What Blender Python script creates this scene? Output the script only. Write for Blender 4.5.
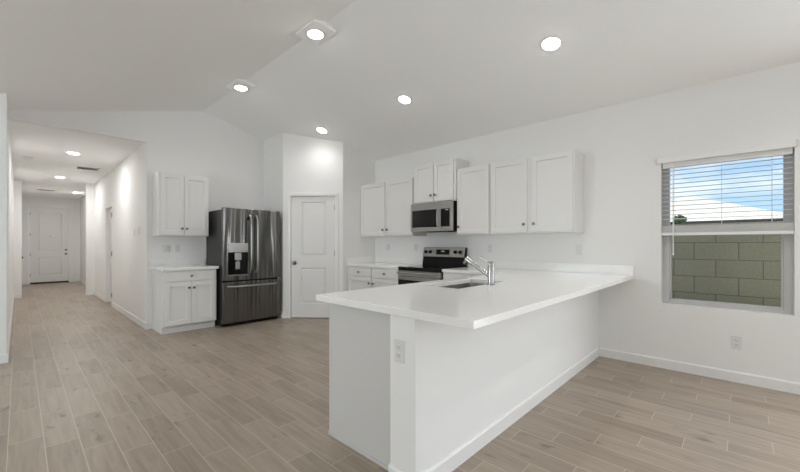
import bpy, bmesh, math, random
from mathutils import Vector, Matrix
random.seed(7)
for o in list(bpy.data.objects): bpy.data.objects.remove(o)
S = bpy.context.scene
COL = S.collection
PI = math.pi

# ------------------------------------------------------------------ camera
YAW = 0.81253
cam_d = bpy.data.cameras.new('camera'); cam = bpy.data.objects.new('camera', cam_d); COL.objects.link(cam)
cam.location = (0, 0, 1.24); cam.rotation_euler = (PI/2, 0, -YAW)
cam_d.sensor_width = 36; cam_d.sensor_fit = 'HORIZONTAL'; cam_d.lens = 360.75/800*36
cam_d.shift_y = (244.43-236)/800; cam_d.clip_start = 0.05; cam_d.clip_end = 300
S.camera = cam

# ------------------------------------------------------------------ world, sun, added daylight lamps
S.view_settings.view_transform = 'Standard'; S.view_settings.look = 'None'
S.view_settings.gamma = 1; S.view_settings.use_curve_mapping = False
S.view_settings.exposure = 0.24
LAMP_W, HALL_W = 2.35, 10.5
S.cycles.max_bounces = 16; S.cycles.diffuse_bounces = 12
w = bpy.data.worlds.new('sky'); S.world = w; w.use_nodes = True
nt = w.node_tree; nt.nodes.clear()
def N(nt, t, **k):
    n = nt.nodes.new(t)
    for a, b in k.items(): setattr(n, a, b)
    return n
tc = N(nt, 'ShaderNodeTexCoord'); sp = N(nt, 'ShaderNodeSeparateXYZ')
nt.links.new(tc.outputs['Generated'], sp.inputs[0])
gr = N(nt, 'ShaderNodeValToRGB'); gr.color_ramp.elements[0].position = 0.0; gr.color_ramp.elements[0].color = (.50,.71,.97,1)
gr.color_ramp.elements[1].position = .45; gr.color_ramp.elements[1].color = (.13,.36,.86,1)
nt.links.new(sp.outputs[2], gr.inputs[0])
mp = N(nt, 'ShaderNodeMapping'); mp.inputs['Scale'].default_value = (3,3,9); mp.inputs['Location'].default_value = (1.3,.45,0)
nt.links.new(tc.outputs['Generated'], mp.inputs[0])
nz = N(nt, 'ShaderNodeTexNoise'); nz.inputs['Scale'].default_value = 1.6; nz.inputs['Detail'].default_value = 7
nt.links.new(mp.outputs[0], nz.inputs['Vector'])
cr = N(nt, 'ShaderNodeValToRGB'); cr.color_ramp.elements[0].position = .46; cr.color_ramp.elements[1].position = .70
nt.links.new(nz.outputs[0], cr.inputs[0])
mx = N(nt, 'ShaderNodeMix', data_type='RGBA'); nt.links.new(cr.outputs[0], mx.inputs[0]); nt.links.new(gr.outputs[0], mx.inputs[6]); mx.inputs[7].default_value = (.93,.95,1,1)
bg = N(nt, 'ShaderNodeBackground'); bg.inputs[1].default_value = 1.15
nt.links.new(mx.outputs[2], bg.inputs[0])
wo = N(nt, 'ShaderNodeOutputWorld'); nt.links.new(bg.outputs[0], wo.inputs[0])

def light(name, kind, loc, rot, energy, color=(1,1,1), parent=None, **k):
    d = bpy.data.lights.new(name, kind); d.energy = energy; d.color = color
    for a, b in k.items(): setattr(d, a, b)
    o = bpy.data.objects.new(name, d); COL.objects.link(o); o.location = loc; o.rotation_euler = rot
    if parent: o.parent = parent
    return o
light('sun', 'SUN', (-10,0,20), (0, -math.radians(38), 0), 4.6, (1,.95,.87), angle=.01)   # shines from the -X side
# added lamps for daylight in the added, unseen patio door and left window
light('added_patio_daylight', 'AREA', (-.6,-4.66,1.1), (PI/2,0,0), 26, (.905,.962,1), shape='RECTANGLE', size=3.9, size_y=2.0)
light('added_side_daylight', 'AREA', (-3.37,3.5,1.5), (PI/2,0,-PI/2), 50, (.90,.975,1), shape='RECTANGLE', size=2.1, size_y=1.3)

light('added_dining_daylight', 'AREA', (4.505,-1.95,1.08), (PI/2,0,PI/2), 66, (.905,.962,1), shape='RECTANGLE', size=1.8, size_y=2.04)   # added lamp in the added, unseen right-wall door

# ------------------------------------------------------------------ materials
def mat(name, color=(.8,.8,.8), rough=.5, metal=0, bump=None, var=None, **k):
    m = bpy.data.materials.new(name); m.use_nodes = True; t = m.node_tree
    b = t.nodes['Principled BSDF']; b.inputs['Base Color'].default_value = (*color,1); b.inputs['Roughness'].default_value = rough; b.inputs['Metallic'].default_value = metal
    for a, v in k.items(): b.inputs[a.replace('_',' ')].default_value = v
    c = N(t, 'ShaderNodeTexCoord')
    if var:                                     # (scale, amount): faint colour mottling
        z = N(t, 'ShaderNodeTexNoise'); z.inputs['Scale'].default_value = var[0]; z.inputs['Detail'].default_value = 4; t.links.new(c.outputs['Object'], z.inputs['Vector'])
        x = N(t, 'ShaderNodeMix', data_type='RGBA'); t.links.new(z.outputs[0], x.inputs[0])
        x.inputs[6].default_value = (*[v*(1-var[1]) for v in color],1); x.inputs[7].default_value = (*[min(1,v*(1+var[1])) for v in color],1)
        t.links.new(x.outputs[2], b.inputs['Base Color'])
    if bump:                                    # (scale vector, strength, distance)
        p = N(t, 'ShaderNodeMapping'); p.inputs['Scale'].default_value = bump[0]; t.links.new(c.outputs['Object'], p.inputs[0])
        z = N(t, 'ShaderNodeTexNoise'); z.inputs['Scale'].default_value = 1; z.inputs['Detail'].default_value = bump[3] if len(bump) > 3 else 3; t.links.new(p.outputs[0], z.inputs['Vector'])
        u = N(t, 'ShaderNodeBump'); u.inputs['Strength'].default_value = bump[1]; u.inputs['Distance'].default_value = bump[2]
        t.links.new(z.outputs[0], u.inputs['Height']); t.links.new(u.outputs[0], b.inputs['Normal'])
    return m
M = {}
M['wall'] = mat('wall_paint', (.84,.84,.834), .75, bump=((160,160,160),.12,.002))
M['ceil'] = mat('ceiling_paint', (.91,.91,.905), .85, bump=((120,120,120),.15,.002))
M['trim'] = mat('trim_paint', (.84,.84,.835), .35, bump=((30,30,30),.02,.001))
M['cab'] = mat('cabinet_paint', (.77,.767,.757), .38, bump=((40,40,40),.02,.001))
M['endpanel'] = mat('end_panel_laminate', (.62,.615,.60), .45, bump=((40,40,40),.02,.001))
M['door'] = mat('door_paint', (.80,.795,.785), .42, bump=((40,40,40),.02,.001))
M['quartz'] = mat('white_quartz', (.88,.875,.865), .14, var=(14,.02))
M['steel'] = mat('brushed_steel', (.42,.412,.40), .28, 1, bump=((4,4,400),.04,.001))
M['chrome'] = mat('satin_chrome', (.40,.395,.385), .2, 1, var=(40,.03))
M['nickel'] = mat('dark_nickel', (.16,.155,.15), .28, 1, bump=((60,60,60),.01,.001))
M['black'] = mat('black_plastic', (.006,.006,.006), .45, bump=((200,200,200),.05,.001), Specular_IOR_Level=.2)
M['glass_black'] = mat('black_glass', (.005,.005,.005), .06, bump=((3,3,3),.005,.001), Specular_IOR_Level=.3)
M['case'] = mat('fridge_case', (.035,.034,.033), .45, bump=((250,250,250),.06,.001))
M['plate'] = mat('plate_plastic', (.74,.735,.725), .35, bump=((50,50,50),.02,.001))
M['slot'] = mat('slot_dark', (.10,.10,.10), .5, var=(50,.1))
M['vinyl'] = mat('window_vinyl', (.56,.555,.545), .4, bump=((50,50,50),.02,.001))  # white vinyl, greyed so the colour carries its backlit shade
M['blind'] = mat('blind_white', (.82,.82,.81), .45, bump=((4,200,200),.03,.001))
M['cord'] = mat('blind_cord', (.75,.75,.73), .7, var=(80,.1))
M['vent'] = mat('vent_white', (.76,.76,.75), .45, var=(30,.02))
M['rubber'] = mat('door_sweep', (.02,.018,.016), .6, var=(30,.1))
M['white_led'] = mat('display_digits', (.8,.85,.9), .4, var=(30,.02))
M['stucco'] = mat('house_stucco', (.42,.38,.33), .9, bump=((40,40,40),.3,.01))
M['fascia'] = mat('fascia_shade', (.018,.017,.016), .7, var=(3,.15))  # near-black colour stands for the shade along the eave line
M['gravel'] = mat('gravel', (.40,.34,.27), .95, bump=((40,40,40),.6,.03), var=(30,.25))
M['leaf'] = mat('tree_leaf', (.06,.11,.035), .6, var=(3,.4))
M['bark'] = mat('tree_bark', (.12,.09,.06), .9, bump=((10,10,2),.5,.02))
M['bulb'] = mat('lamp_diffuser', (.9,.9,.9), .4)
_b = M['bulb'].node_tree.nodes['Principled BSDF']; _b.inputs['Emission Color'].default_value = (1,.97,.92,1); _b.inputs['Emission Strength'].default_value = 22
# fridge steel: horizontal brushing smears reflections vertically, thin skins ripple
def fridge_steel():
    m = mat('fridge_steel', (.18,.176,.168), .19, 1); t = m.node_tree; b = t.nodes['Principled BSDF']
    c = N(t, 'ShaderNodeTexCoord'); p = N(t, 'ShaderNodeMapping'); p.inputs['Scale'].default_value = (10,1,.35); t.links.new(c.outputs['Object'], p.inputs[0])
    z = N(t, 'ShaderNodeTexNoise'); z.inputs['Scale'].default_value = 1; z.inputs['Detail'].default_value = .2; t.links.new(p.outputs[0], z.inputs['Vector'])
    u = N(t, 'ShaderNodeBump'); u.inputs['Strength'].default_value = 1; u.inputs['Distance'].default_value = .03
    t.links.new(z.outputs[0], u.inputs['Height']); t.links.new(u.outputs[0], b.inputs['Normal'])
    tg = N(t, 'ShaderNodeTangent', direction_type='RADIAL', axis='Z')
    b.inputs['Anisotropic'].default_value = .9; b.inputs['Anisotropic Rotation'].default_value = .25; t.links.new(tg.outputs[0], b.inputs['Tangent'])
    return m
M['fsteel'] = fridge_steel()
def pane():
    m = bpy.data.materials.new('window_glass'); m.use_nodes = True; t = m.node_tree; t.nodes.clear()
    a = N(t, 'ShaderNodeBsdfTransparent'); a.inputs[0].default_value = (.95,.97,.96,1); g = N(t, 'ShaderNodeBsdfGlossy'); g.inputs['Roughness'].default_value = .01
    f = N(t, 'ShaderNodeFresnel'); f.inputs[0].default_value = 1.3; x = N(t, 'ShaderNodeMixShader'); o = N(t, 'ShaderNodeOutputMaterial')
    t.links.new(f.outputs[0], x.inputs[0]); t.links.new(a.outputs[0], x.inputs[1]); t.links.new(g.outputs[0], x.inputs[2]); t.links.new(x.outputs[0], o.inputs[0])
    return m
M['glass'] = pane()

class G:
    """tiny node-maths helper"""
    def __init__(s, t): s.t = t
    def m(s, op, a, b=None, c=None):
        n = N(s.t, 'ShaderNodeMath', operation=op)
        for i, v in enumerate((a, b, c)):
            if v is None: continue
            if isinstance(v, (int, float)): n.inputs[i].default_value = v
            else: s.t.links.new(v, n.inputs[i])
        return n.outputs[0]
def plank_mat():
    m = bpy.data.materials.new('wood_look_plank_tile'); m.use_nodes = True; t = m.node_tree; b = t.nodes['Principled BSDF']; g = G(t)
    c = N(t, 'ShaderNodeTexCoord'); s = N(t, 'ShaderNodeSeparateXYZ'); t.links.new(c.outputs['Object'], s.inputs[0])
    PW, PL = .1567, .6045
    rx = g.m('DIVIDE', g.m('ADD', s.outputs[0], .048), PW); row = g.m('FLOOR', rx); fx = g.m('FRACT', rx)
    off = g.m('ADD', g.m('SUBTRACT', s.outputs[1], 2.28), g.m('MULTIPLY', g.m('SUBTRACT', row, 5), PL/3))
    ry = g.m('DIVIDE', off, PL); colm = g.m('FLOOR', ry); fy = g.m('FRACT', ry)
    dx = g.m('MULTIPLY', g.m('MINIMUM', fx, g.m('SUBTRACT', 1, fx)), PW); dy = g.m('MULTIPLY', g.m('MINIMUM', fy, g.m('SUBTRACT', 1, fy)), PL)
    grout = g.m('LESS_THAN', g.m('MINIMUM', dx, dy), .0019)
    cid = N(t, 'ShaderNodeCombineXYZ'); t.links.new(row, cid.inputs[0]); t.links.new(colm, cid.inputs[1])
    wn = N(t, 'ShaderNodeTexWhiteNoise', noise_dimensions='3D'); t.links.new(cid.outputs[0], wn.inputs['Vector'])
    # grain: noise stretched along the plank, shifted for every plank
    gv = N(t, 'ShaderNodeCombineXYZ'); t.links.new(g.m('MULTIPLY', s.outputs[0], 30), gv.inputs[0]); t.links.new(g.m('ADD', g.m('MULTIPLY', s.outputs[1], 2.2), g.m('MULTIPLY', wn.outputs['Value'], 40)), gv.inputs[1]); t.links.new(g.m('MULTIPLY', wn.outputs['Value'], 17), gv.inputs[2])
    n1 = N(t, 'ShaderNodeTexNoise'); n1.inputs['Scale'].default_value = 1; n1.inputs['Detail'].default_value = 5; n1.inputs['Distortion'].default_value = .6; t.links.new(gv.outputs[0], n1.inputs['Vector'])
    kv = N(t, 'ShaderNodeCombineXYZ'); t.links.new(g.m('MULTIPLY', s.outputs[0], 11), kv.inputs[0]); t.links.new(g.m('ADD', g.m('MULTIPLY', s.outputs[1], 4.5), g.m('MULTIPLY', wn.outputs['Value'], 23)), kv.inputs[1]); t.links.new(g.m('MULTIPLY', wn.outputs['Value'], 9), kv.inputs[2])
    n2 = N(t, 'ShaderNodeTexNoise'); n2.inputs['Scale'].default_value = 1; n2.inputs['Detail'].default_value = 2; t.links.new(kv.outputs[0], n2.inputs['Vector'])
    knot = g.m('MULTIPLY', g.m('SMOOTH_MIN', g.m('MAXIMUM', g.m('SUBTRACT', n2.outputs[0], .66), 0), .12, .02), 4)
    val = g.m('ADD', g.m('MULTIPLY', g.m('SUBTRACT', n1.outputs[0], .5), .75), g.m('MULTIPLY', g.m('SUBTRACT', wn.outputs['Value'], .5), .27))
    val = g.m('SUBTRACT', g.m('ADD', val, .5), knot)
    r = N(t, 'ShaderNodeValToRGB'); e = r.color_ramp.elements
    e[0].position = .05; e[0].color = (.205,.162,.122,1); e[1].position = .95; e[1].color = (.46,.39,.315,1)
    x = e.new(.5); x.color = (.345,.284,.224,1)
    t.links.new(val, r.inputs[0])
    mixg = N(t, 'ShaderNodeMix', data_type='RGBA'); t.links.new(grout, mixg.inputs[0]); t.links.new(r.outputs[0], mixg.inputs[6]); mixg.inputs[7].default_value = (.52,.455,.385,1)
    t.links.new(mixg.outputs[2], b.inputs['Base Color'])
    b.inputs['Roughness'].default_value = .42
    h = g.m('SUBTRACT', g.m('MULTIPLY', n1.outputs[0], .3), grout)
    bu = N(t, 'ShaderNodeBump'); bu.inputs['Strength'].default_value = .25; bu.inputs['Distance'].default_value = .002; t.links.new(h, bu.inputs['Height']); t.links.new(bu.outputs[0], b.inputs['Normal'])
    return m
M['floor'] = plank_mat()
def brick_mat(name, bw, rh, c1, c2, cm, mortar, origin, axes, offset=.5):
    m = bpy.data.materials.new(name); m.use_nodes = True; t = m.node_tree; b = t.nodes['Principled BSDF']
    c = N(t, 'ShaderNodeTexCoord'); s = N(t, 'ShaderNodeSeparateXYZ'); t.links.new(c.outputs['Object'], s.inputs[0])
    v = N(t, 'ShaderNodeCombineXYZ'); g = G(t)
    t.links.new(g.m('SUBTRACT', s.outputs[axes[0]], origin[0]), v.inputs[0]); t.links.new(g.m('SUBTRACT', s.outputs[axes[1]], origin[1]), v.inputs[1])
    k = N(t, 'ShaderNodeTexBrick', offset=offset); k.inputs['Scale'].default_value = 1; k.inputs['Brick Width'].default_value = bw; k.inputs['Row Height'].default_value = rh
    k.inputs['Mortar Size'].default_value = mortar; k.inputs['Mortar Smooth'].default_value = .1
    k.inputs['Color1'].default_value = (*c1,1); k.inputs['Color2'].default_value = (*c2,1); k.inputs['Mortar'].default_value = (*cm,1)
    t.links.new(v.outputs[0], k.inputs['Vector'])
    z = N(t, 'ShaderNodeTexNoise'); z.inputs['Scale'].default_value = 45; z.inputs['Detail'].default_value = 6; t.links.new(c.outputs['Object'], z.inputs['Vector'])
    x = N(t, 'ShaderNodeMix', data_type='RGBA', blend_type='MULTIPLY'); x.inputs[0].default_value = .3; t.links.new(k.outputs['Color'], x.inputs[6]); t.links.new(z.outputs[0], x.inputs[7])
    t.links.new(x.outputs[2], b.inputs['Base Color']); b.inputs['Roughness'].default_value = .95
    u = N(t, 'ShaderNodeBump'); u.inputs['Strength'].default_value = .6; u.inputs['Distance'].default_value = .006
    t.links.new(g.m('SUBTRACT', g.m('MULTIPLY', z.outputs[0], .4), k.outputs['Fac']), u.inputs['Height']); t.links.new(u.outputs[0], b.inputs['Normal'])
    return m
M['cmu'] = brick_mat('concrete_block', .395, .2035, (.88,.74,.45), (.80,.675,.41), (.40,.34,.22), .004, (.0245,.041), (1,2))
M['tile_roof'] = brick_mat('roof_tile', .3, .35, (.85,.78,.62), (.80,.73,.58), (.6,.52,.4), .02, (0,0), (1,0))

# ------------------------------------------------------------------ mesh helpers
class MB:
    def __init__(s): s.b = bmesh.new()
    def box(s, x0, x1, y0, y1, z0, z1):
        vs = [s.b.verts.new(p) for p in ((x0,y0,z0),(x1,y0,z0),(x1,y1,z0),(x0,y1,z0),(x0,y0,z1),(x1,y0,z1),(x1,y1,z1),(x0,y1,z1))]
        return [s.b.faces.new([vs[i] for i in f]) for f in ((3,2,1,0),(4,5,6,7),(0,1,5,4),(1,2,6,5),(2,3,7,6),(3,0,4,7))]   # [2] is the front (-y)
    def poly(s, bottom, top):
        n = len(bottom); a = [s.b.verts.new(p) for p in bottom]; c = [s.b.verts.new(p) for p in top]
        s.b.faces.new(a[::-1]); s.b.faces.new(c)
        for i in range(n): s.b.faces.new((a[i], a[(i+1)%n], c[(i+1)%n], c[i]))
    def plan(s, pts, z0, z1):                       # vertical prism over a plan polygon; z0/z1 numbers or functions of (x, y)
        f = lambda z, p: z(*p) if callable(z) else z
        s.poly([(*p, f(z0,p)) for p in pts], [(*p, f(z1,p)) for p in pts])
    def extrude_x(s, prof, x0, x1): s.poly([(x0,*p) for p in prof], [(x1,*p) for p in prof])
    def extrude_y(s, prof, y0, y1): s.poly([(p[0],y0,p[1]) for p in prof], [(p[0],y1,p[1]) for p in prof])
    def panel(s, x0, x1, z0, z1, y0, th, wins, step=.009, chamfer=.004):
        """slab with its front at y0 and recessed panels: wins = (x0,x1,z0,z1) each sunk by step"""
        xs = sorted({x0,x1,*[v for q in wins for v in q[:2]]}); zs = sorted({z0,z1,*[v for q in wins for v in q[2:]]})
        V = {}
        def v(x, y, z):
            k = (round(x,5),round(y,5),round(z,5))
            if k not in V: V[k] = s.b.verts.new((x,y,z))
            return V[k]
        for i in range(len(xs)-1):
            for j in range(len(zs)-1):
                a, b_, c, d = xs[i], xs[i+1], zs[j], zs[j+1]
                if any(q[0] <= (a+b_)/2 <= q[1] and q[2] <= (c+d)/2 <= q[3] for q in wins): continue
                s.b.faces.new((v(a,y0,c), v(b_,y0,c), v(b_,y0,d), v(a,y0,d)))
        for q in wins:
            o = [(q[0],q[2]),(q[1],q[2]),(q[1],q[3]),(q[0],q[3])]; e = chamfer
            n = [(q[0]+e,q[2]+e),(q[1]-e,q[2]+e),(q[1]-e,q[3]-e),(q[0]+e,q[3]-e)]
            # outline may carry extra verts from the grid: fan each side
            for k in range(4):
                p, r = o[k], o[(k+1)%4]; pts = [p, r]
                if p[1] == r[1]: mid = [(x,p[1]) for x in xs if min(p[0],r[0]) < x < max(p[0],r[0])]; mid.sort(key=lambda t: abs(t[0]-p[0]))
                else: mid = [(p[0],z) for z in zs if min(p[1],r[1]) < z < max(p[1],r[1])]; mid.sort(key=lambda t: abs(t[1]-p[1]))
                ring = [p]+mid+[r]
                s.b.faces.new([v(t[0],y0,t[1]) for t in ring]+[v(n[(k+1)%4][0],y0+step,n[(k+1)%4][1]), v(n[k][0],y0+step,n[k][1])])
            s.b.faces.new([v(t[0],y0+step,t[1]) for t in n])
        y1 = y0+th
        bl = [(x,z0) for x in xs]; tl = [(x,z1) for x in xs]
        s.b.faces.new([v(x,y0,z0) for x in xs][::-1]+[v(x0,y1,z0), v(x1,y1,z0)])
        s.b.faces.new([v(x,y0,z1) for x in xs]+[v(x1,y1,z1), v(x0,y1,z1)])
        s.b.faces.new([v(x0,y0,z) for z in zs]+[v(x0,y1,z1), v(x0,y1,z0)])
        s.b.faces.new([v(x1,y0,z) for z in zs][::-1]+[v(x1,y1,z0), v(x1,y1,z1)])
        s.b.faces.new((v(x0,y1,z0), v(x0,y1,z1), v(x1,y1,z1), v(x1,y1,z0)))
    def lathe(s, prof, origin=(0,0,0), axis=(0,0,1), seg=24):
        """prof: (radius, height) along axis"""
        q = Vector((0,0,1)).rotation_difference(Vector(axis).normalized()); o = Vector(origin); rings = []
        for r, h in prof:
            if r < 1e-6: rings.append([s.b.verts.new(o+q@Vector((0,0,h)))])
            else: rings.append([s.b.verts.new(o+q@Vector((r*math.cos(2*PI*k/seg), r*math.sin(2*PI*k/seg), h))) for k in range(seg)])
        for a, b_ in zip(rings, rings[1:]):
            for k in range(seg):
                f = [a[k%len(a)], a[(k+1)%len(a)], b_[(k+1)%len(b_)], b_[k%len(b_)]]
                u = []
                for x in f:
                    if x not in u: u.append(x)
                if len(u) > 2: s.b.faces.new(u)
    def cyl(s, p0, p1, r, seg=20, r1=None):
        p0, p1 = Vector(p0), Vector(p1); L = (p1-p0).length
        s.lathe([(0,0),(r,0),(r if r1 is None else r1,L),(0,L)], p0, p1-p0, seg)
    def tube(s, pts, r, seg=14):
        pts = [Vector(p) for p in pts]; rings = []; up = None
        for i, p in enumerate(pts):
            d = (pts[min(i+1,len(pts)-1)]-pts[max(i-1,0)]).normalized()
            if up is None: up = d.orthogonal().normalized()
            up = (up-d*up.dot(d)).normalized(); sd = d.cross(up)
            rings.append([s.b.verts.new(p+(up*math.cos(2*PI*k/seg)+sd*math.sin(2*PI*k/seg))*r) for k in range(seg)])
        for a, b_ in zip(rings, rings[1:]):
            for k in range(seg): s.b.faces.new((a[k],a[(k+1)%seg],b_[(k+1)%seg],b_[k]))
        s.b.faces.new(rings[0][::-1]); s.b.faces.new(rings[-1])
    def grid(s, xs, ys, keep, z0, z1):              # slab over a cell mask, shared vertices
        V = {}
        def v(i, j, z):
            if (i,j,z) not in V: V[i,j,z] = s.b.verts.new((xs[i],ys[j],z))
            return V[i,j,z]
        K = {(i,j) for i in range(len(xs)-1) for j in range(len(ys)-1) if keep((xs[i]+xs[i+1])/2,(ys[j]+ys[j+1])/2)}
        for i, j in K:
            s.b.faces.new((v(i,j,z1),v(i+1,j,z1),v(i+1,j+1,z1),v(i,j+1,z1))); s.b.faces.new((v(i,j+1,z0),v(i+1,j+1,z0),v(i+1,j,z0),v(i,j,z0)))
            for (a, b_, nb) in (((i,j),(i+1,j),(i,j-1)),((i+1,j),(i+1,j+1),(i+1,j)),((i+1,j+1),(i,j+1),(i,j+1)),((i,j+1),(i,j),(i-1,j))):
                if nb not in K: s.b.faces.new((v(*a,z0),v(*b_,z0),v(*b_,z1),v(*a,z1)))
    def build(s, name, material, parent=None, bevel=0, smooth=True, seg=2):
        bmesh.ops.recalc_face_normals(s.b, faces=s.b.faces)
        me = bpy.data.meshes.new(name); s.b.to_mesh(me); s.b.free()
        me.materials.append(M[material] if isinstance(material, str) else material)
        if smooth:
            for p in me.polygons: p.use_smooth = True
            me.set_sharp_from_angle(angle=math.radians(32))
        o = bpy.data.objects.new(name, me); COL.objects.link(o)
        if parent: o.parent = parent
        if bevel:
            b = o.modifiers.new('bevel', 'BEVEL'); b.width = bevel; b.segments = seg; b.limit_method = 'ANGLE'; b.angle_limit = math.radians(35); b.harden_normals = False
        return o
def box(name, m, dims, parent=None, bevel=0):
    k = MB(); k.box(*dims); return k.build(name, m, parent, bevel)
def tag(o, label, cat, group=None, kind=None):
    o['label'] = label; o['category'] = cat
    if group: o['group'] = group
    if kind: o['kind'] = kind
    return o
def thing(name, label, cat, loc=(0,0,0), rz=0, group=None, kind=None):
    o = bpy.data.objects.new(name, None); COL.objects.link(o); o.location = loc; o.rotation_euler = (0,0,rz); o.empty_display_size = .1
    return tag(o, label, cat, group, kind)
def copy_tree(o, parent=None):
    c = o.copy(); COL.objects.link(c)
    if parent: c.parent = parent
    for ch in o.children: copy_tree(ch, c)
    return c
def struct(name, m, k, label, cat='wall', bevel=0):
    return tag(k.build(name, m, None, bevel, bevel > 0), label, cat, None, 'structure')

# ------------------------------------------------------------------ room shell
RX, XW, YF, SL = 2.04, 4.44, 6.30, .2633
ZR, ZS, ZH = 3.387, 2.755, 2.735
XL, YB = -3.3, -4.6                                   # far left and back walls of the great room (behind the camera)
XS = RX-(ZR-ZS)/SL
def zc(x, y=0): return max(ZS, ZR-SL*abs(x-RX)) if x < XW else ZS
k = MB(); k.box(XL-.2,6,YB-.2,17,-.12,0); struct('floor', 'floor', k, 'beige wood-look plank tile floor with pale grout lines', 'floor')
T = .14
k = MB(); k.extrude_y([(XL-.15,ZS),(XS,ZS),(RX,ZR),(XW,ZS),(XW+.16,ZS),(XW+.16,ZS+T),(XW,ZS+T),(RX,ZR+T),(XS,ZS+T),(XL-.15,ZS+T)], YB-.15, YF+.12)
struct('ceiling', 'ceil', k, 'white vaulted ceiling with ridge above the kitchen', 'ceiling')
k = MB(); k.box(-.25,1.55,YF+.12,16.3,ZH,ZH+.15); struct('ceiling_hall', 'ceil', k, 'flat white ceiling of the long hallway', 'ceiling')
# right wall with the window opening
WY0, WY1, WZ0, WZ1 = -.32, .588, .64, 2.06
k = MB(); k.box(XW,XW+.16,WY1,YF+.12,0,ZS+.05); k.box(XW,XW+.16,-1.0,WY0,0,ZS+.05); k.box(XW,XW+.16,YB-.15,-2.9,0,ZS+.05); k.box(XW,XW+.16,-2.9,-1.0,2.15,ZS+.05); k.box(XW,XW+.16,WY0,WY1,0,WZ0); k.box(XW,XW+.16,WY0,WY1,WZ1,ZS+.05)
struct('wall_right', 'wall', k, 'long white wall on the right with a window beside the peninsula')
# gable wall: over the hall opening and behind the fridge
k = MB()
k.extrude_y([(-.09,ZH),(1.28,ZH),(1.28,zc(1.28)+.03),(-.09,zc(-.09)+.03)], YF, YF+.12)
k.extrude_y([(1.28,0),(XW,0),(XW,ZS+.03),(RX,ZR+.03),(1.28,zc(1.28)+.03)], YF, YF+.12)
struct('wall_front', 'wall', k, 'white gable wall behind the refrigerator and over the hallway opening')
k = MB()
k.extrude_y([(XL,0),(-.09,0),(-.09,zc(-.09)+.03),(XS,ZS+.03),(XL,ZS+.03)], 5.6, 5.72)
struct('wall_front_left', 'wall', k, 'white wall sliver at the left edge beside the hallway')
k = MB(); k.box(-.21,-.09,5.72,12.1,0,2.88); k.box(-.21,.043,12.1,12.22,0,ZH+.02); struct('wall_hall_left', 'wall', k, 'white left wall of the hallway')
k = MB(); k.box(-.12,.0,12.22,12.6,0,ZH+.02); k.box(-.12,0,13.5,16.15,0,ZH+.02); k.box(-.12,0,12.6,13.5,2.06,ZH+.02); struct('wall_foyer_left', 'wall', k, 'white left wall of the foyer beside the front door')
# hall right wall with a doorway
DY0, DY1, DZ = 9.15, 9.96, 2.03
k = MB(); k.box(1.28,1.40,YF+.12,DY0,0,ZH+.02); k.box(1.28,1.40,DY1,11.6,0,ZH+.02); k.box(1.28,1.40,DY0,DY1,DZ,ZH+.02)
struct('wall_hall_right', 'wall', k, 'white right wall of the hallway with a doorway')
k = MB(); k.box(1.127,1.40,11.6,11.74,0,ZH+.02); k.box(1.40,1.52,11.6,16.15,0,ZH+.02)
struct('wall_foyer_right', 'wall', k, 'white projecting wall return at the end of the hallway')
k = MB(); FD0, FD1, FDZ = .205, 1.15, 2.45
k.box(-.12,FD0,16.03,16.15,0,ZH+.02); k.box(FD1,1.52,16.03,16.15,0,ZH+.02); k.box(FD0,FD1,16.03,16.15,FDZ,ZH+.02)
struct('wall_foyer', 'wall', k, 'white wall around the front door at the far end')
# back wall (added patio door opening) and left wall (added window opening), behind the camera
PX0, PX1, PZ = -2.6, 1.4, 2.15
k = MB(); k.box(XL,PX0,YB-.15,YB,0,ZS+.03); k.extrude_y([(PX1,0),(XW,0),(XW,ZS+.03),(RX,ZR+.03),(PX1,zc(PX1)+.03)],YB-.15,YB)
k.extrude_y([(PX0,PZ),(PX1,PZ),(PX1,zc(PX1)+.03),(XS,ZS+.03),(PX0,ZS+.03)],YB-.15,YB)
struct('wall_back', 'wall', k, 'white wall behind the viewer with an added wide patio door')
LY0, LY1, LZ0, LZ1 = 2.4, 4.6, .8, 2.2
k = MB(); k.box(XL-.15,XL,YB-.15,LY0,0,ZS+.03); k.box(XL-.15,XL,LY1,5.72,0,ZS+.03); k.box(XL-.15,XL,LY0,LY1,0,LZ0); k.box(XL-.15,XL,LY0,LY1,LZ1,ZS+.03)
struct('wall_left', 'wall', k, 'white wall out of view on the left with an added wide window')

# corner pantry: three walls up to the vault
A0, A1 = Vector((3.05,5.60)), Vector((3.716,4.83)); DD = (A1-A0).normalized(); DIAG = math.atan2(DD.y, DD.x); NN = Vector((-DD.y, DD.x))
zt = lambda x, y: zc(x)+.03
k = MB(); k.plan([(3.05,5.60),(3.18,5.66),(3.15,YF),(3.05,YF)], 0, zt); struct('wall_pantry_left', 'wall', k, 'narrow white pantry wall beside the refrigerator')
k = MB(); k.plan([(3.716,4.83),(XW,4.83),(XW,4.93),(3.80,4.93)], 0, zt); struct('wall_pantry_right', 'wall', k, 'white pantry wall beside the left wall cabinets')
dl = lambda s, d: tuple(A0+DD*s+NN*d)
PS0, PS1, PDZ, LEN = .118, .897, 2.062, (A1-A0).length
k = MB()
k.plan([dl(0,0),dl(PS0,0),dl(PS0,.11),dl(.09,.11)], 0, zt); k.plan([dl(PS1,0),dl(LEN,0),dl(LEN-.07,.11),dl(PS1,.11)], 0, zt); k.plan([dl(PS0,0),dl(PS1,0),dl(PS1,.11),dl(PS0,.11)], PDZ, zt)
struct('wall_pantry', 'wall', k, 'angled white wall holding the pantry door')
# peninsula half wall with the square end post
k = MB(); k.box(1.334,XW,1.16,1.336,0,.8768); struct('wall_peninsula', 'wall', k, 'white half wall carrying the peninsula counter', bevel=.004)

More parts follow.
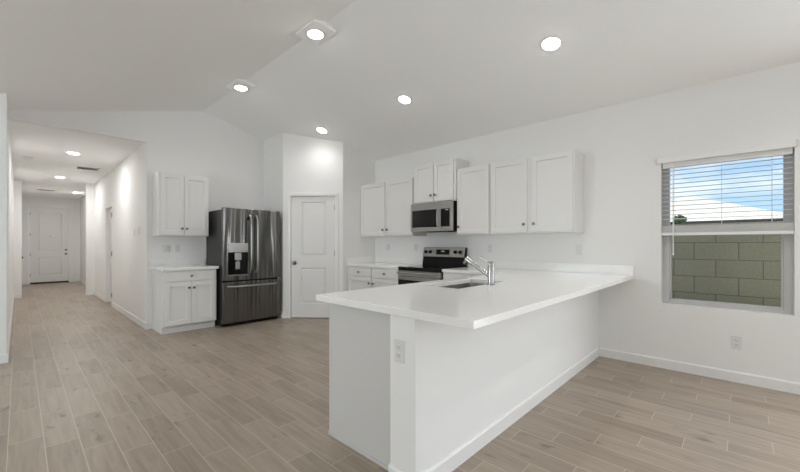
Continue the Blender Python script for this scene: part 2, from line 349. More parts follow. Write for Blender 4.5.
# baseboards
BH, BT = .095, .012
def bb(name, segs, label):
    k = MB()
    for a, b_, n in segs:                              # from a to b, n points into the room
        a, b_, n = Vector(a), Vector(b_), Vector(n).normalized(); p = [(a, 0, BH), (b_, 0, BH)]
        c = [a, b_, b_+n*BT, a+n*BT]; e = [a, b_, b_+n*BT*.55, a+n*BT*.55]
        k.poly([(*q,0) for q in c], [(*q,BH-.012) for q in c]); k.poly([(*q,BH-.012) for q in c], [(*q,BH) for q in e])
    struct(name, 'trim', k, label, 'baseboard')
bb('baseboard_right', [((XW,YB),(XW,-2.9),(-1,0)),((XW,-1.0),(XW,1.148),(-1,0))], 'white baseboard along the right wall under the window')
bb('baseboard_peninsula', [((XW-.012,1.16),(1.322,1.16),(0,-1)),((1.334,1.16),(1.334,1.336),(-1,0))], 'white baseboard along the peninsula half wall')
bb('baseboard_hall', [((1.28,YF-.012),(1.28,DY0),(-1,0)),((1.28,DY1),(1.28,11.6),(-1,0)),((1.127,11.6),(1.28,11.6),(0,-1))], 'white baseboard along the right side of the hallway')
bb('baseboard_front', [((1.28,YF),(1.345,YF),(0,-1)),((2.06,YF),(3.05,YF),(0,-1))], 'white baseboard on the wall beside the short base cabinet')
bb('baseboard_left', [((-.078,5.6),(XL,5.6),(0,-1)),((-.09,5.6),(-.09,12.1),(1,0)),((-.09,12.1),(.043,12.1),(0,-1))], 'white baseboard along the left side of the hallway')
bb('baseboard_foyer', [((FD1+.07,16.03),(1.40,16.03),(0,-1)),((0,16.03),(FD0-.07,16.03),(0,-1)),((1.4,11.74),(1.4,16.03),(-1,0))], 'white baseboard beside the front door')
k = MB(); q0, q1 = .0, PS0-.055
for s0, s1 in ((-.004,q0+PS0-.06),(PS1+.06,LEN+.0)):
    k.plan([dl(s0,0),dl(s0,-BT),dl(s1,-BT),dl(s1,0)], 0, BH)
k.plan([(3.05,5.6),(3.05-BT,5.6),(3.05-BT,YF),(3.05,YF)], 0, BH)
struct('baseboard_pantry', 'trim', k, 'short white baseboard beside the pantry door casing', 'baseboard')

# ------------------------------------------------------------------ doors
def knob_round(parent, x, y, z, m='nickel', r=.027, name='door_knob', keyhole=False):
    k = MB(); k.lathe([(0,0),(.031,0),(.031,.004),(.026,.008),(.011,.012),(.010,.032),(.018,.036),(r,.044),(r+.001,.053),(r-.007,.063),(0,.066)], (x,y,z), (0,-1,0), 24)
    return k.build(name, m, parent)
def hinges(parent, x, y, zs, m='nickel'):
    for z in zs:
        k = MB(); k.cyl((x,y,z-.045),(x,y,z+.045),.0075,10); k.box(x-.011,x+.011,y+.004,y+.008,z-.045,z+.045); k.build('hinge', m, parent)
def casing(parent, x0, x1, z1, wd=.058, th=.016, name='door_casing'):
    k = MB()
    for a, b_ in ((x0-wd,x0),(x1,x1+wd)): k.box(a,b_,-th,0,0,z1)
    k.box(x0-wd,x1+wd,-th,0,z1,z1+wd)
    return k.build(name, 'trim', parent, .004)
# pantry door (two raised panels) in the angled wall
d = thing('door_2', 'white two-panel pantry door in the angled corner wall', 'door', (*A0,0), DIAG, kind='structure')
casing(d, .135, .883, 2.052)
k = MB(); k.box(PS0,.135,0,.11,0,2.052); k.box(.883,PS1,0,.11,0,2.052); k.box(PS0,PS1,0,.11,2.052,PDZ); k.build('door_jamb', 'trim', d)
def panel_door(parent, x0, x1, z0, z1, y0, wins, m='door'):
    k = MB(); k.panel(x0, x1, z0, z1, y0, .040, wins, .016, .011)
    o = k.build('door_leaf', m, parent)
    for q in wins:                                     # raised field inside the sunk moulding
        e = MB(); a = [(q[0]+.022,q[2]+.022),(q[1]-.022,q[2]+.022),(q[1]-.022,q[3]-.022),(q[0]+.022,q[3]-.022)]
        c = [(q[0]+.040,q[2]+.040),(q[1]-.040,q[2]+.040),(q[1]-.040,q[3]-.040),(q[0]+.040,q[3]-.040)]
        e.poly([(p[0],y0+.0161,p[1]) for p in a], [(p[0],y0+.003,p[1]) for p in c]); e.build('door_panel', m, o)
    return o
lf = panel_door(d, .139, .879, .012, 2.047, .012, [(.300,.735,1.045,1.955),(.300,.735,.245,.845)])
knob_round(lf, .197, .012, .93)
hinges(d, .881, .004, (1.86,1.09,.25))
# front door, 8 ft, at the end of the hall
d = thing('door_1', 'tall white two-panel front door at the far end of the hallway', 'door', (0,16.03,0), 0, kind='structure')
casing(d, .23, 1.125, 2.43, .07)
lf = panel_door(d, .234, 1.121, .03, 2.425, .03, [(.40,.955,1.03,2.24),(.40,.955,.26,.84)])
k = MB(); k.box(.234,1.121,.028,.07,.0,.05); k.build('door_sweep', 'rubber', d)
k = MB(); k.box(FD0,.23,0,.12,0,2.43); k.box(1.125,FD1,0,.12,0,2.43); k.box(FD0,FD1,0,.12,2.43,FDZ); k.build('door_jamb', 'trim', d)
knob_round(lf, 1.055, .03, .935)
k = MB(); k.lathe([(0,0),(.03,0),(.03,.012),(.024,.02),(0,.02)], (1.055,.03,1.065), (0,-1,0)); k.build('deadbolt', 'nickel', lf)
k = MB(); k.lathe([(0,0),(.014,0),(.012,.006),(0,.006)], (.678,.03,1.50), (0,-1,0)); k.build('peephole', 'chrome', lf)
hinges(d, .232, .012, (2.2,1.55,.92,.28))
# side door in the hallway: closed leaf at the back of a drywall reveal
d = thing('door_3', 'white hallway side door set deep in its right-hand opening', 'door', (1.28,DY1,0), -PI/2, kind='structure')
k = MB(); k.box(0,.018,0,.12,0,DZ); k.box(DY1-DY0-.018,DY1-DY0,0,.12,0,DZ); k.box(.018,DY1-DY0-.018,0,.12,DZ-.018,DZ); k.build('door_jamb', 'trim', d)
k = MB(); k.panel(.02,.79,.01,DZ-.02,.075,.038,[(.13,.68,1.05,1.9),(.13,.68,.2,.85)],.009,.01); lf = k.build('door_leaf', 'door', d)
hinges(d, DY1-DY0-.014, -.004, (1.83,1.05,.22))
# foyer side door, only its knob shows past the wall end
d = thing('door_4', 'white foyer side door with dark knob left of the front door', 'door', (0,12.6,0), PI/2, kind='structure')
k = MB(); k.panel(.01,.89,.01,2.05,.02,.04,[(.15,.75,1.05,1.9),(.15,.75,.2,.85)],.009,.01); lf = k.build('door_leaf', 'door', d)
knob_round(lf, .80, .02, .905)
knob = lf.children[0]; knob.location.y = -.03
# unseen patio door behind the viewer, added to light the room
d = thing('added_door_5', 'added wide glazed patio door, unseen behind the viewer', 'door', (PX0,YB,0), 0, kind='structure')
W = PX1-PX0; k = MB()
for a, b_ in ((0,.06),(W/2-.04,W/2+.04),(W-.06,W)): k.box(a,b_,-.11,-.03,0,PZ)
k.box(.06,W-.06,-.11,-.03,0,.06); k.box(.06,W-.06,-.11,-.03,PZ-.06,PZ); k.build('door_frame', 'vinyl', d)
box('glass_pane', 'glass', (.06,W-.06,-.075,-.069,.06,PZ-.06), d)

d = thing('added_door_6', 'added glazed door out of view in the right wall', 'door', (XW,-1.0,0), -PI/2, kind='structure')  # unseen door added for daylight and for the streaks on the fridge
W = 1.9; k = MB()
for a, b_ in ((0,.05),(W/2-.035,W/2+.035),(W-.05,W)): k.box(a,b_,.05,.12,0,2.15)
k.box(.05,W-.05,.05,.12,0,.05); k.box(.05,W-.05,.05,.12,2.10,2.15); k.build('door_frame', 'vinyl', d)
box('glass_pane', 'glass', (.05,W-.05,.082,.088,.05,2.10), d)

# ------------------------------------------------------------------ window in the right wall
d = thing('window_1', 'white single-hung window in the right wall facing a block wall', 'window', (XW,WY1,0), -PI/2, kind='structure')   # local x runs towards the viewer
WW = WY1-WY0; fy0, fy1 = .085, .145
k = MB()
k.box(0,.058,fy0,fy1,WZ0,WZ1); k.box(WW-.058,WW,fy0,fy1,WZ0,WZ1); k.box(.058,WW-.058,fy0,fy1,WZ0,WZ0+.04); k.box(.058,WW-.058,fy0,fy1,WZ1-.04,WZ1)
fr = k.build('window_frame', 'vinyl', d, .003)
k = MB(); k.box(.058,WW-.058,fy0+.012,fy1-.01,1.335,1.375)
k.box(.058,.072,fy0+.012,fy1-.01,WZ0+.04,1.335); k.box(WW-.072,WW-.058,fy0+.012,fy1-.01,WZ0+.04,1.335); k.box(.072,WW-.072,fy0+.012,fy1-.01,WZ0+.04,WZ0+.056)
k.build('window_sash', 'vinyl', d, .002)
box('glass_pane', 'glass', (.06,WW-.06,.112,.116,WZ0+.042,WZ1-.042), d)
k = MB(); k.box(0,WW,.001,fy0,WZ0,WZ0+.004); k.build('window_sill', 'trim', d, .002)
# second window, added out of view on the left as a light source
d = thing('added_window_2', 'added wide window out of view in the left wall', 'window', (XL,LY0,0), PI/2, kind='structure')
W = LY1-LY0; k = MB(); k.box(0,.05,.05,.11,LZ0,LZ1); k.box(W-.05,W,.05,.11,LZ0,LZ1); k.box(W/2-.03,W/2+.03,.05,.11,LZ0,LZ1); k.box(.05,W-.05,.05,.11,LZ0,LZ0+.05); k.box(.05,W-.05,.05,.11,LZ1-.05,LZ1); k.build('window_frame', 'vinyl', d)
box('glass_pane', 'glass', (.05,W-.05,.078,.084,LZ0+.05,LZ1-.05), d)
# blind
d = thing('window_blind', 'white slatted blind lowered halfway over the window', 'blind', (XW,WY1,0), -PI/2)
k = MB(); k.box(-.034,WW+.012,-.030,-.004,2.048,2.110); k.box(-.034,-.026,-.030,-.001,2.048,2.110); k.box(WW+.004,WW+.012,-.030,-.001,2.048,2.110); k.build('valance', 'wall', d, .004)
box('headrail', 'blind', (.01,WW-.01,.008,.055,2.0,2.055), d, .003)
k = MB(); zb = 1.328; z = 2.0-.03; n = 0
while z > 1.455:
    k.poly([(.008,.004,z),(WW-.008,.004,z),(WW-.008,.030,z+.0035),(WW-.008,.056,z+.001),(.008,.056,z+.001),(.008,.030,z+.0035)], [(.008,.004,z+.003),(WW-.008,.004,z+.003),(WW-.008,.030,z+.0065),(WW-.008,.056,z+.004),(.008,.056,z+.004),(.008,.030,z+.0065)])
    z -= .0437; n += 1
k.build('slats', 'blind', d)
k = MB(); z = zb+.03
while z < 1.425: k.box(.004,WW-.004,.003,.057,z,z+.0034); z += .0062
k.build('gathered_slats', 'blind', d)
box('bottom_rail', 'blind', (.002,WW-.002,.001,.058,zb,zb+.028), d, .003)
for x in (.10, WW/2, WW-.13):
    k = MB(); k.cyl((x,.002,zb+.02),(x,.002,2.0),.0012,6); k.cyl((x,.057,zb+.02),(x,.057,2.0),.0012,6); k.build('ladder_cord', 'cord', d)
k = MB(); k.cyl((.098,-.012,1.15),(.098,-.012,2.03),.0045,8); k.lathe([(0,0),(.007,0),(.006,.03),(0,.03)], (.098,-.012,1.135)); k.build('tilt_wand', 'blind', d)

# ------------------------------------------------------------------ kitchen units
def cab_knob(parent, x, z, y=-.02):
    k = MB(); k.lathe([(0,0),(.008,0),(.0065,.010),(.009,.013),(.0165,.019),(.0175,.025),(.013,.030),(0,.031)], (x,y,z), (0,-1,0), 18); return k.build('knob', 'nickel', parent)
def shaker(parent, x0, x1, z0, z1, kx, kz, name='door'):
    k = MB(); k.panel(x0, x1, z0, z1, -.02, .02, [(x0+.058,x1-.058,z0+.058,z1-.058)], .012, .002); o = k.build(name, 'cab', parent, .0012, True, 1)
    if kx is not None: cab_knob(o, kx, kz)
    return o
def drawer(parent, x0, x1, z0, z1):
    o = box('drawer', 'cab', (x0,x1,-.02,0,z0,z1), parent, .002); cab_knob(o, (x0+x1)/2, (z0+z1)/2); return o
def wall_cabinet(label, loc, rz, w, d_, h, doors, group, filler=0):
    t = thing('wall_cabinet', label, 'cabinet', loc, rz, group)
    k = MB(); k.box(0,w,0,d_,0,h); k.build('cabinet_body', 'cab', t, .0015)
    for (x0,x1,side) in doors:
        shaker(t, x0, x1, .016, h-.014, x1-.030 if side == 'r' else x0+.030, .016+.090)
    return t
def base_cabinet(label, loc, rz, w, d_, doors, drawers, group, toe=True, knobs=True):
    t = thing('base_cabinet', label, 'cabinet', loc, rz, group)
    k = MB(); k.extrude_x([(0,.105),(0,.876),(d_,.876),(d_,0),(.075,0),(.075,.105)], 0, w); k.build('cabinet_body', 'cab', t, .0015)
    box('toe_kick', 'cab', (0,w,.063,.075,0,.10), t, .002)
    for (x0,x1,side) in doors: shaker(t, x0, x1, .118, .712 if drawers else .862, x1-.030 if side == 'r' else x0+.030, (.712 if drawers else .862)-.085)
    for (x0,x1) in drawers: drawer(t, x0, x1, .727, .862)
    return t
GU = 'white wall cabinets'
XU = 4.12                                               # face frames of the wall cabinets on the right wall
# right wall: local x runs from far (large Y) to near
wall_cabinet('white two-door wall cabinet left of the microwave', (XU,4.828,1.372), -PI/2, 1.205, XW-XU, .898, [(.004,.594,'r'),(.634,1.200,'l')], GU)
wall_cabinet('short white wall cabinet raised above the microwave', (XU,3.603,1.842), -PI/2, .763, XW-XU, .588, [(.010,.372,'r'),(.388,.722,'l')], GU)
wall_cabinet('single-door white wall cabinet right of the microwave', (XU,2.826,1.372), -PI/2, .500, XW-XU, .900, [(.012,.492,'l')], GU)
wall_cabinet('two-door white wall cabinet at the right end of its run', (XU,2.322,1.372), -PI/2, 1.016, XW-XU, .900, [(.020,.488,'r'),(.546,1.000,'l')], GU)
wall_cabinet('white two-door wall cabinet left of the refrigerator', (1.352,5.99,1.366), 0, .665, YF-5.99, .905, [(.030,.322,'r'),(.326,.652,'l')], GU)
GB = 'white base cabinets'
base_cabinet('white base cabinet with one drawer left of the refrigerator', (1.345,5.72,0), 0, .690, YF-5.72, [(.020,.343,'r'),(.347,.670,'l')], [(.020,.670)], GB)
base_cabinet('white two-drawer base cabinet left of the range', (3.825,4.828,0), -PI/2, 1.200, XW-3.828, [(.020,.590,'r'),(.620,1.185,'l')], [(.020,.590),(.620,1.185)], GB)
base_cabinet('white base cabinet right of the range, behind the sink', (3.825,2.845,0), -PI/2, .80, XW-3.828, [(.02,.44,'r')], [(.02,.44)], GB)
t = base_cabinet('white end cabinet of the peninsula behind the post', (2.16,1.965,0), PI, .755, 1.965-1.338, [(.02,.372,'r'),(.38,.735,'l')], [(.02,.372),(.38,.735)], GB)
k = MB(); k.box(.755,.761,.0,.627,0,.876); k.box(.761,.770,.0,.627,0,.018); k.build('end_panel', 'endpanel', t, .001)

# counters
CZ0, CZ1 = .878, .917
t = thing('countertop', 'white quartz peninsula countertop with sink cutout', 'countertop', (0,0,CZ0))
SX0, SX1, SY0, SY1 = 2.20, 2.95, 1.50, 1.865
k = MB(); k.grid([1.315,SX0,SX1,3.80,XW], [.82,SY0,SY1,1.995,2.848], lambda x, y: not (SX0<x<SX1 and SY0<y<SY1) and (y < 1.995 or x > 3.80), 0, CZ1-CZ0)
k.build('counter_slab', 'quartz', t, .003)
box('backsplash', 'quartz', (XW-.02,XW,.82,2.848,CZ1-CZ0,1.018-CZ0), t, .002)
t = thing('countertop', 'white quartz countertop left of the range', 'countertop', (0,0,CZ0))
k = MB(); k.box(3.80,XW,3.624,4.83,0,CZ1-CZ0); k.build('counter_slab', 'quartz', t, .003)
k = MB(); k.box(XW-.02,XW,3.624,4.81,CZ1-CZ0,1.018-CZ0); k.box(3.80,XW,4.81,4.83,CZ1-CZ0,1.018-CZ0); k.build('backsplash', 'quartz', t, .002)
t = thing('countertop', 'short white countertop left of the refrigerator', 'countertop', (0,0,CZ0))
k = MB(); k.box(1.305,2.055,5.675,YF,0,CZ1-CZ0); k.build('counter_slab', 'quartz', t, .003)
box('backsplash', 'quartz', (1.305,2.055,YF-.02,YF,CZ1-CZ0,1.018-CZ0), t, .002)

# sink and faucet
t = thing('sink', 'undermount stainless steel sink sunk in the peninsula counter', 'sink', (0,0,CZ0-.001))
k = MB(); o_, i_, dp = .012, .0, .20
def ring(x0,x1,y0,y1,z,r=.05,n=5):
    P = []
    for cx_, cy_, a0 in ((x1-r,y1-r,0),(x0+r,y1-r,90),(x0+r,y0+r,180),(x1-r,y0+r,270)):
        for j in range(n+1): a = math.radians(a0+90*j/n); P.append((cx_+r*math.cos(a), cy_+r*math.sin(a), z))
    return P
L = [ring(SX0-.02,SX1+.02,SY0-.02,SY1+.02,-.002), ring(SX0-.02,SX1+.02,SY0-.02,SY1+.02,0), ring(SX0-.003,SX1+.003,SY0-.003,SY1+.003,0), ring(SX0+.006,SX1-.006,SY0+.006,SY1-.006,-dp+.03), ring(SX0+.035,SX1-.035,SY0+.035,SY1-.035,-dp)]
R = [[k.b.verts.new(p) for p in q] for q in L]
for a, b_ in zip(R, R[1:]):
    for j in range(len(a)): k.b.faces.new((a[j],a[(j+1)%len(a)],b_[(j+1)%len(a)],b_[j]))
k.b.faces.new(R[-1])
k.build('sink_basin', 'steel', t)
k = MB(); k.lathe([(0,0),(.045,0),(.045,.004),(.036,.004),(.030,.001),(0,.001)], (2.575,1.70,-dp)); k.build('drain', 'chrome', t)
t = thing('faucet', 'chrome single-lever pull-out faucet beside the sink', 'faucet', (2.58,1.447,CZ1+.0008))
k = MB(); k.lathe([(0,0),(.033,0),(.033,.006),(.027,.010),(.027,.150),(.025,.156),(0,.156)], seg=28); k.build('faucet_body', 'chrome', t)
k = MB(); k.tube([(0,.012,.070),(0,.06,.097),(0,.14,.148),(0,.185,.176)], .0155, 16); k.build('spout', 'chrome', t)
k = MB(); k.cyl((0,.168,.165),(0,.228,.203),.019,20,.025); k.cyl((0,.212,.198),(0,.244,.160),.0215,20,.019); sh = k.build('spray_head', 'chrome', t)
k = MB(); k.lathe([(0,.0),(.026,.0),(.026,.022),(.021,.030),(0,.032)], (0,0,.156), seg=28); hd = k.build('lever_cap', 'chrome', t)
k = MB(); k.tube([(0,.010,.176),(0,.05,.196),(0,.108,.222)], .0042, 10); k.build('lever', 'chrome', hd)

# ------------------------------------------------------------------ refrigerator
FX, FW = 2.075, .910
t = thing('refrigerator', 'stainless steel french-door refrigerator with water dispenser', 'refrigerator', (FX,5.58,0))
box('cabinet_case', 'case', (.004,FW-.004,.075,.70,.03,1.765), t, .004)
k = MB(); k.box(.02,FW-.02,.045,.09,.012,.060); k.build('base_grille', 'black', t, .003)
for x in (.06, FW-.06):
    k = MB(); k.cyl((x,.12,0),(x,.12,.03),.02,12); k.build('foot', 'black', t); k = MB(); k.cyl((x,.62,0),(x,.62,.03),.02,12); k.build('foot', 'black', t)
def door_slab(x0, x1, z0, z1, hole=None):
    k = MB(); b = .018
    if hole is None:
        k.box(x0,x1,0,.062,z0,z1)
    else:
        a0, a1, c0, c1 = hole; k.grid([x0,a0,a1,x1], [z0,c0,c1,z1], lambda x, z: not (a0<x<a1 and c0<z<c1), 0, .062)
        for v in k.b.verts: v.co = Vector((v.co.x, .062-v.co.z, v.co.y))
    return k
hole = (.080,.378,.765,1.115)
dl_ = door_slab(0,.4525,.690,1.790,hole).build('left_door', 'fsteel', t, .007, True, 3)
dr_ = door_slab(.4575,FW,.690,1.790).build('right_door', 'fsteel', t, .007, True, 3)
dw = door_slab(0,FW,.055,.672).build('freezer_drawer', 'fsteel', t, .007, True, 3)
box('door_gasket', 'black', (.012,FW-.012,.050,.076,.06,1.78), t)
# dispenser
a0, a1, c0, c1 = hole
k = MB(); k.box(a0-.003,a1+.003,.030,.060,c0-.003,c1+.003); dc = k.build('dispenser_recess', 'glass_black', dl_)
box('control_panel', 'steel', (a0,a1,-.004,.004,1.120,1.262), dl_, .003)
k = MB(); k.box(a0+.10,a1-.10,.004,.03,1.0,1.112); k.cyl((a0+.149,.017,.96),(a0+.149,.017,1.0),.012,12); k.build('water_nozzle', 'steel', dl_, .003)
k = MB(); k.box(a0+.115,a1-.115,.022,.03,.86,.98); k.build('dispenser_paddle', 'steel', dl_, .003)
k = MB(); k.box(a0,a1,-.006,.03,c0,c0+.014); k.build('drip_tray', 'steel', dl_, .002)
def bar_handle(p, q, parent, bow):
    p, q = Vector(p), Vector(q); pts = []; n = 14
    for i in range(n+1):
        u = i/n; y = -.016-.046*(1-abs(2*u-1)**6)*1.0; v = p.lerp(q, u); pts.append((v.x, y if 0 < i < n else 0.0, v.z))
    k = MB(); k.tube(pts, .0135, 14); return k.build('handle', 'steel', parent)
bar_handle((.405,0,.80), (.405,0,1.70), dl_, 0); bar_handle((.505,0,.80), (.505,0,1.70), dr_, 0); bar_handle((.07,0,.605), (FW-.07,0,.605), dw, 0)

# ------------------------------------------------------------------ range
t = thing('range', 'stainless steel electric range with black glass cooktop', 'range', (3.79,3.615,0), -PI/2)   # local x: far to near, y: into the wall
RW = .757
box('range_body', 'black', (.003,RW-.003,.03,.62,.03,.895), t, .003)
for x in (.06,RW-.06):
    k = MB(); k.cyl((x,.1,0),(x,.1,.03),.018,10); k.build('foot', 'black', t); k = MB(); k.cyl((x,.56,0),(x,.56,.03),.018,10); k.build('foot', 'black', t)
box('cooktop', 'glass_black', (0,RW,-.012,.62,.893,.921), t, .004)
for cx_, cy_, r in ((.2,.15,.10),(.55,.15,.08),(.2,.42,.08),(.55,.42,.10)):
    k = MB(); k.lathe([(r-.003,.9212),(r-.003,.9216),(r,.9216),(r,.9212)], (cx_,cy_,0), seg=40); k.build('burner_ring', 'case', t)
box('control_strip', 'steel', (.0,RW,-.004,.03,.790,.866), t, .003)
box('front_lip', 'black', (.0,RW,-.008,.03,.868,.892), t, .002)
od = box('oven_door', 'glass_black', (.003,RW-.003,-.014,.03,.235,.785), t, .004)
box('door_trim', 'steel', (.003,RW-.003,-.016,.0,.735,.785), od, .002)
k = MB()
hz = .838
for x in (.03, RW-.03): k.cyl((x,-.01,hz),(x,-.052,hz),.009,12)
k.cyl((.012,-.052,hz),(RW-.012,-.052,hz),.0125,16); k.build('oven_handle', 'steel', od)
box('storage_drawer', 'steel', (.003,RW-.003,-.012,.03,.05,.225), t, .003)
k = MB(); k.extrude_x([(.53,.92),(.575,1.195),(.625,1.195),(.625,.92)], 0, RW); bg_ = k.build('backguard', 'black', t, .003)
sl = lambda z: .53+(z-.92)*(.045/.275)
k = MB(); k.extrude_x([(sl(1.055)-.012,1.055),(sl(1.19)-.004,1.192),(sl(1.19)+.004,1.192),(sl(1.055)+.004,1.055)], 0, RW); cp = k.build('control_fascia', 'steel', bg_, .002)
k = MB(); k.extrude_x([(sl(1.09)-.012,1.090),(sl(1.165)-.008,1.165),(sl(1.165)+.002,1.165),(sl(1.09)+.002,1.090)], .255, .50); dsp = k.build('clock_display', 'glass_black', cp)
nrm = Vector((0,-1,.12)).normalized()
k = MB()
for i, x in enumerate((.352,.366,.383,.397)): k.box(x,x+.009,sl(1.135)-.0135,sl(1.135)-.009,1.128,1.146)
k.build('clock_digits', 'white_led', dsp)
for x in (.060,.145,.605,.690):
    k = MB(); k.lathe([(0,0),(.026,0),(.026,.006),(.021,.010),(.019,.028),(0,.030)], (x,sl(1.127)-.009,1.127), nrm, 20); k.box(x-.004,x+.004,sl(1.127)-.042,sl(1.127)-.030,1.112,1.148); k.build('burner_knob', 'black', cp)

# ------------------------------------------------------------------ microwave
t = thing('microwave', 'stainless steel microwave mounted above the range', 'microwave', (4.03,3.598,1.425), -PI/2)
MW, MH = .757, .413
box('microwave_case', 'black', (.003,MW-.003,.03,XW-4.03,.006,MH), t, .003)
md = box('microwave_door', 'steel', (0,.548,0,.03,.0,MH), t, .006)
box('door_window', 'glass_black', (.035,.498,-.002,.004,.062,.312), md, .002)
k = MB(); k.tube([(.520,0,.055),(.520,-.026,.075),(.520,-.034,.19),(.520,-.026,.300),(.520,0,.320)], .010, 14); k.build('handle', 'steel', md)
pp = box('control_panel', 'steel', (.551,MW,0,.03,.0,MH), t, .006)
box('keypad', 'glass_black', (.562,.712,-.002,.004,.062,.312), pp, .002)
k = MB()
for x in (.640,.652,.668,.680): k.box(x,x+.007,-.0035,-.0015,.288,.300)
k.build('clock_digits', 'white_led', pp)
k = MB(); k.box(.12,.60,.06,.30,-.004,.006); k.build('vent_grille', 'black', t)

# ------------------------------------------------------------------ outlets and switches
def plate(name, label, cat, loc, rz, kind, group, gang=1):
    """local: plate on a wall, front towards -y"""
    t = thing(name, label, cat, loc, rz, group); w = .070 if gang == 1 else .116; h = .115
    k = MB(); a = [(-w/2,-h/2),(w/2,-h/2),(w/2,h/2),(-w/2,h/2)]; c = [(p[0]*.93,p[1]*.955) for p in a]
    k.poly([(p[0],0,p[1]) for p in a], [(p[0],-.0035,p[1]) for p in a]); k.poly([(p[0],-.0035,p[1]) for p in a], [(p[0],-.006,p[1]) for p in c]); k.build('cover_plate', 'plate', t)
    for g_ in range(gang):
        x = 0 if gang == 1 else (-.023+.046*g_)
        kd = kind[g_]
        if kd == 'o':
            for dz in (-.020,.020):
                k = MB(); k.box(x-.0165,x+.0165,-.0085,-.005,dz-.014,dz+.014); r = k.build('receptacle', 'plate', t, .003)
                k = MB(); k.box(x-.008,x-.0055,-.0092,-.008,dz-.003,dz+.006); k.box(x+.0055,x+.008,-.0092,-.008,dz-.003,dz+.005); k.cyl((x,-.008,dz-.008),(x,-.0092,dz-.008),.0025,8); k.build('slots', 'slot', r)
        else:
            k = MB(); k.poly([(x-.0165,-.005,-.033),(x+.0165,-.005,-.033),(x+.0165,-.005,.033),(x-.0165,-.005,.033)], [(x-.0155,-.0075,-.032),(x+.0155,-.0075,-.032),(x+.0155,-.011,.032),(x-.0155,-.011,.032)]); k.build('rocker', 'plate', t)
    return t
GO = 'white outlet and switch plates'
R = -PI/2
plate('wall_outlet', 'white outlet low on the right wall below the window', 'outlet', (XW,.036,.36), R, 'o', GO)
plate('wall_outlet', 'white outlet on the end post of the peninsula', 'outlet', (1.334,1.265,.697), R, 'o', GO)
plate('wall_outlet', 'white outlet above the counter nearest the pantry', 'outlet', (XW,4.49,1.192), R, 'o', GO)
plate('wall_outlet', 'white outlet above the counter just left of the range', 'outlet', (XW,3.85,1.192), R, 'o', GO)
plate('wall_outlet', 'white outlet behind the faucet right of the range', 'outlet', (XW,2.505,1.184), R, 'o', GO)
plate('switch_plate', 'white switch plate below the right end of the wall cabinets', 'switch', (XW,1.362,1.182), R, 's', GO)
plate('switch_plate', 'wide white double plate above the counter left of the refrigerator', 'switch', (1.525,YF,1.172), 0, 'so', GO, 2)
plate('wall_outlet', 'narrow white outlet above the counter left of the refrigerator', 'outlet', (1.672,YF,1.172), 0, 'o', GO)
plate('switch_plate', 'white switch plate on the hallway wall, farther from the kitchen', 'switch', (1.28,7.12,1.43), R, 's', GO)
plate('switch_plate', 'white switch plate on the hallway wall, nearer the kitchen', 'switch', (1.28,6.80,1.45), R, 's', GO)

# ------------------------------------------------------------------ ceiling lights
def fixture(label, loc, tilt=0, boxed=False, group='recessed kitchen lights', power=LAMP_W, spread=145):
    t = thing('ceiling_light', label, 'ceiling light', loc, 0, group); t.rotation_euler = (0,tilt,0)
    if boxed:
        dz = .052; k = MB()
        k.extrude_y([(-.131,0),(.131,0),(.131,.0175),(0,dz),(-.131,.0175)], -.165, .165); k.build('mounting_box', 'ceil', t, 0, False)
    k = MB(); k.lathe([(.073,.0),(.098,.0),(.098,-.004),(.090,-.009),(.075,-.010),(.073,-.006)], seg=40); k.build('trim_ring', 'trim', t)
    k = MB(); k.lathe([(.0745,-.003),(.0745,-.012),(.062,-.019),(.03,-.023),(0,-.024)], seg=36); k.build('diffuser', 'bulb', t)
    light('lamp', 'AREA', (0,0,-.028), (0,0,0), power, (1,.985,.96), t, shape='DISK', size=.14, spread=math.radians(spread))
    return t
TL = math.atan(SL)
fixture('recessed ceiling light nearest the pantry door', (3.303,4.832,zc(3.303)), TL)
fixture('recessed ceiling light in front of the microwave', (3.310,3.055,zc(3.310)), TL)
fixture('recessed ceiling light above the peninsula counter', (3.300,1.248,zc(3.300)), TL)
zb_ = ZR-.0525
fixture('boxed light on the ceiling ridge, farther away', (RX-.005,4.85,zb_), 0, True)
fixture('boxed light on the ceiling ridge, larger and nearer', (RX-.015,3.075,zb_), 0, True)
for y in (-.55,-2.3):  # extra fixtures added out of view to brighten the near floor
    fixture('added recessed ceiling light behind the viewer near the right wall', (3.300,y,zc(3.300)), TL, False, 'added living room lights', LAMP_W*2.9)
    fixture('added recessed ceiling light behind the viewer on the flat ceiling', (-1.6,y,ZS), 0, False, 'added living room lights on flat ceiling', LAMP_W*2.9)
GH = 'recessed hallway lights'
fixture('recessed light in the hallway ceiling nearest the kitchen', (.61,7.906,ZH), 0, False, GH, HALL_W, 180)
fixture('recessed light in the middle of the hallway ceiling', (.62,10.94,ZH), 0, False, GH, HALL_W, 180)
fixture('recessed light in front of the front door', (1.132,13.86,ZH), 0, False, GH, HALL_W, 180)
# vents and detector in the hall ceiling
def vent(label, loc, w, l):
    t = thing('ceiling_vent', label, 'vent', loc, 0, 'hallway ceiling vents')
    k = MB(); k.grid([-w/2-.03,-w/2,w/2,w/2+.03], [-l/2-.03,-l/2,l/2,l/2+.03], lambda x, y: not (abs(x) < w/2 and abs(y) < l/2), -.012, 0); k.build('vent_frame', 'vent', t, .003)
    box('duct_opening', 'slot', (-w/2,w/2,-l/2,l/2,-.002,-.0005), t)
    k = MB(); n = int(l/.022)
    for i in range(n):
        y = -l/2+(i+.5)*l/n; k.poly([(-w/2,y-.006,-.010),(w/2,y-.006,-.010),(w/2,y-.005,-.010),(-w/2,y-.005,-.010)], [(-w/2,y+.006,-.003),(w/2,y+.006,-.003),(w/2,y+.007,-.003),(-w/2,y+.007,-.003)])
    k.build('louvers', 'vent', t)
vent('white ceiling vent in the hallway, nearer the kitchen', (.923,9.32,ZH), .30, .26)
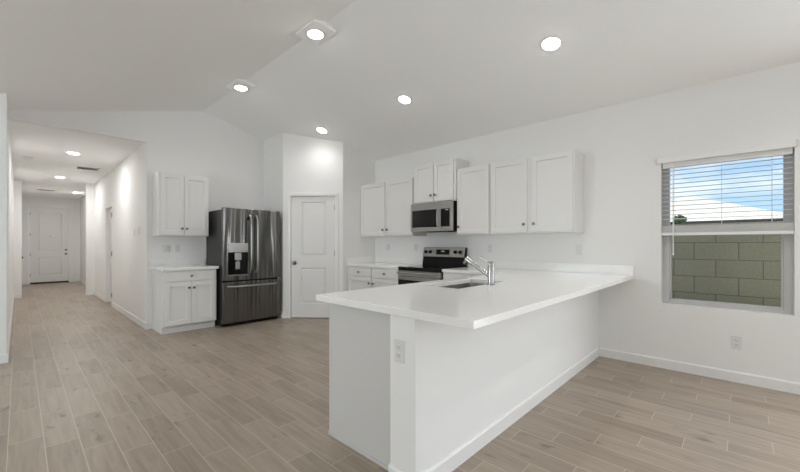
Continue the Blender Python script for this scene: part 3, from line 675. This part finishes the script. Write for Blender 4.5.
vent('white ceiling vent in the hallway, near the front door', (.50,13.9,ZH), .30, .2)
t = thing('smoke_detector', 'round white smoke detector on the hallway ceiling', 'smoke detector', (.07+.03,8.87,ZH))
k = MB(); k.lathe([(0,0),(.07,0),(.07,-.016),(.058,-.030),(0,-.032)], seg=36); k.build('detector_body', 'plate', t)
k = MB(); k.lathe([(.032,-.0322),(.036,-.0322),(.036,-.034),(.032,-.034)], seg=30); k.build('grille_ring', 'vent', t)

# ------------------------------------------------------------------ outside the window
k = MB(); k.box(XW+.5,60,-40,40,-.35,-.2); k.box(-40,60,-40,YB-.3,-.35,-.2); tag(k.build('ground', 'gravel'), 'tan gravel ground outside', 'ground', None, 'structure')
k = MB(); k.box(XW+.16,XW+.62,YB-.5,YF+.5,2.62,ZS+T); tag(k.build('sun_block_eave', 'stucco'), 'added eave outside above the window, blocking the sun', 'eave', None, 'structure')  # unseen overhang added to block the sun
t = thing('block_wall', 'tan concrete block garden wall seen through the lower window', 'wall', (0,0,0))
k = MB(); k.box(5.65,5.85,-9,9,-.2,1.44); k.build('wall_blocks', 'cmu', t)
box('wall_cap', 'cmu', (5.63,5.87,-9,9,1.44,1.49), t, .005)
HX = 24.0
t = thing('neighbor_house', 'neighboring house with pale tiled hip roof seen above the block wall', 'house', (HX,0,-.2))
box('house_walls', 'stucco', (.6,11,-1.6,6.6,0,2.55), t)
k = MB(); k.poly([(0,-2.2,2.62),(11.6,-2.2,2.62),(11.6,7.2,2.62),(0,7.2,2.62)], [(5.4,2.3,4.5),(6.2,2.3,4.5),(6.2,2.7,4.5),(5.4,2.7,4.5)]); k.build('roof', 'tile_roof', t)
k = MB(); k.grid([-.06,0,11.6,11.66], [-2.26,-2.2,7.2,7.26], lambda x, y: not (0<x<11.6 and -2.2<y<7.2), 2.38, 2.64); k.build('fascia', 'fascia', t)
t = thing('garden_tree', 'small dark green tree in front of the neighboring roof', 'tree', (17.5,1.75,-.2))
k = MB(); k.tube([(0,0,0),(.03,.02,.9),(-.02,.03,1.9),(.04,0,2.6)], .05, 10); k.build('trunk', 'bark', t)
k = MB(); rnd = random.Random(3)
for i in range(220):
    a, b_, r = rnd.uniform(0,2*PI), rnd.uniform(-1,1), rnd.uniform(.2,1)**.5
    c = Vector((math.cos(a)*.22*r*math.sqrt(1-b_*b_), math.sin(a)*.24*r*math.sqrt(1-b_*b_), 2.40+.16*r*b_)); n_ = Vector((rnd.uniform(-1,1),rnd.uniform(-1,1),rnd.uniform(-.3,1))).normalized(); u_ = n_.orthogonal().normalized(); v_ = n_.cross(u_); s_ = rnd.uniform(.04,.075)
    k.b.faces.new([k.b.verts.new(c+u_*s_*p+v_*s_*.5*q) for p, q in ((-1,0),(0,-1),(1,0),(0,1))])
k.build('foliage', 'leaf', t, 0, False)
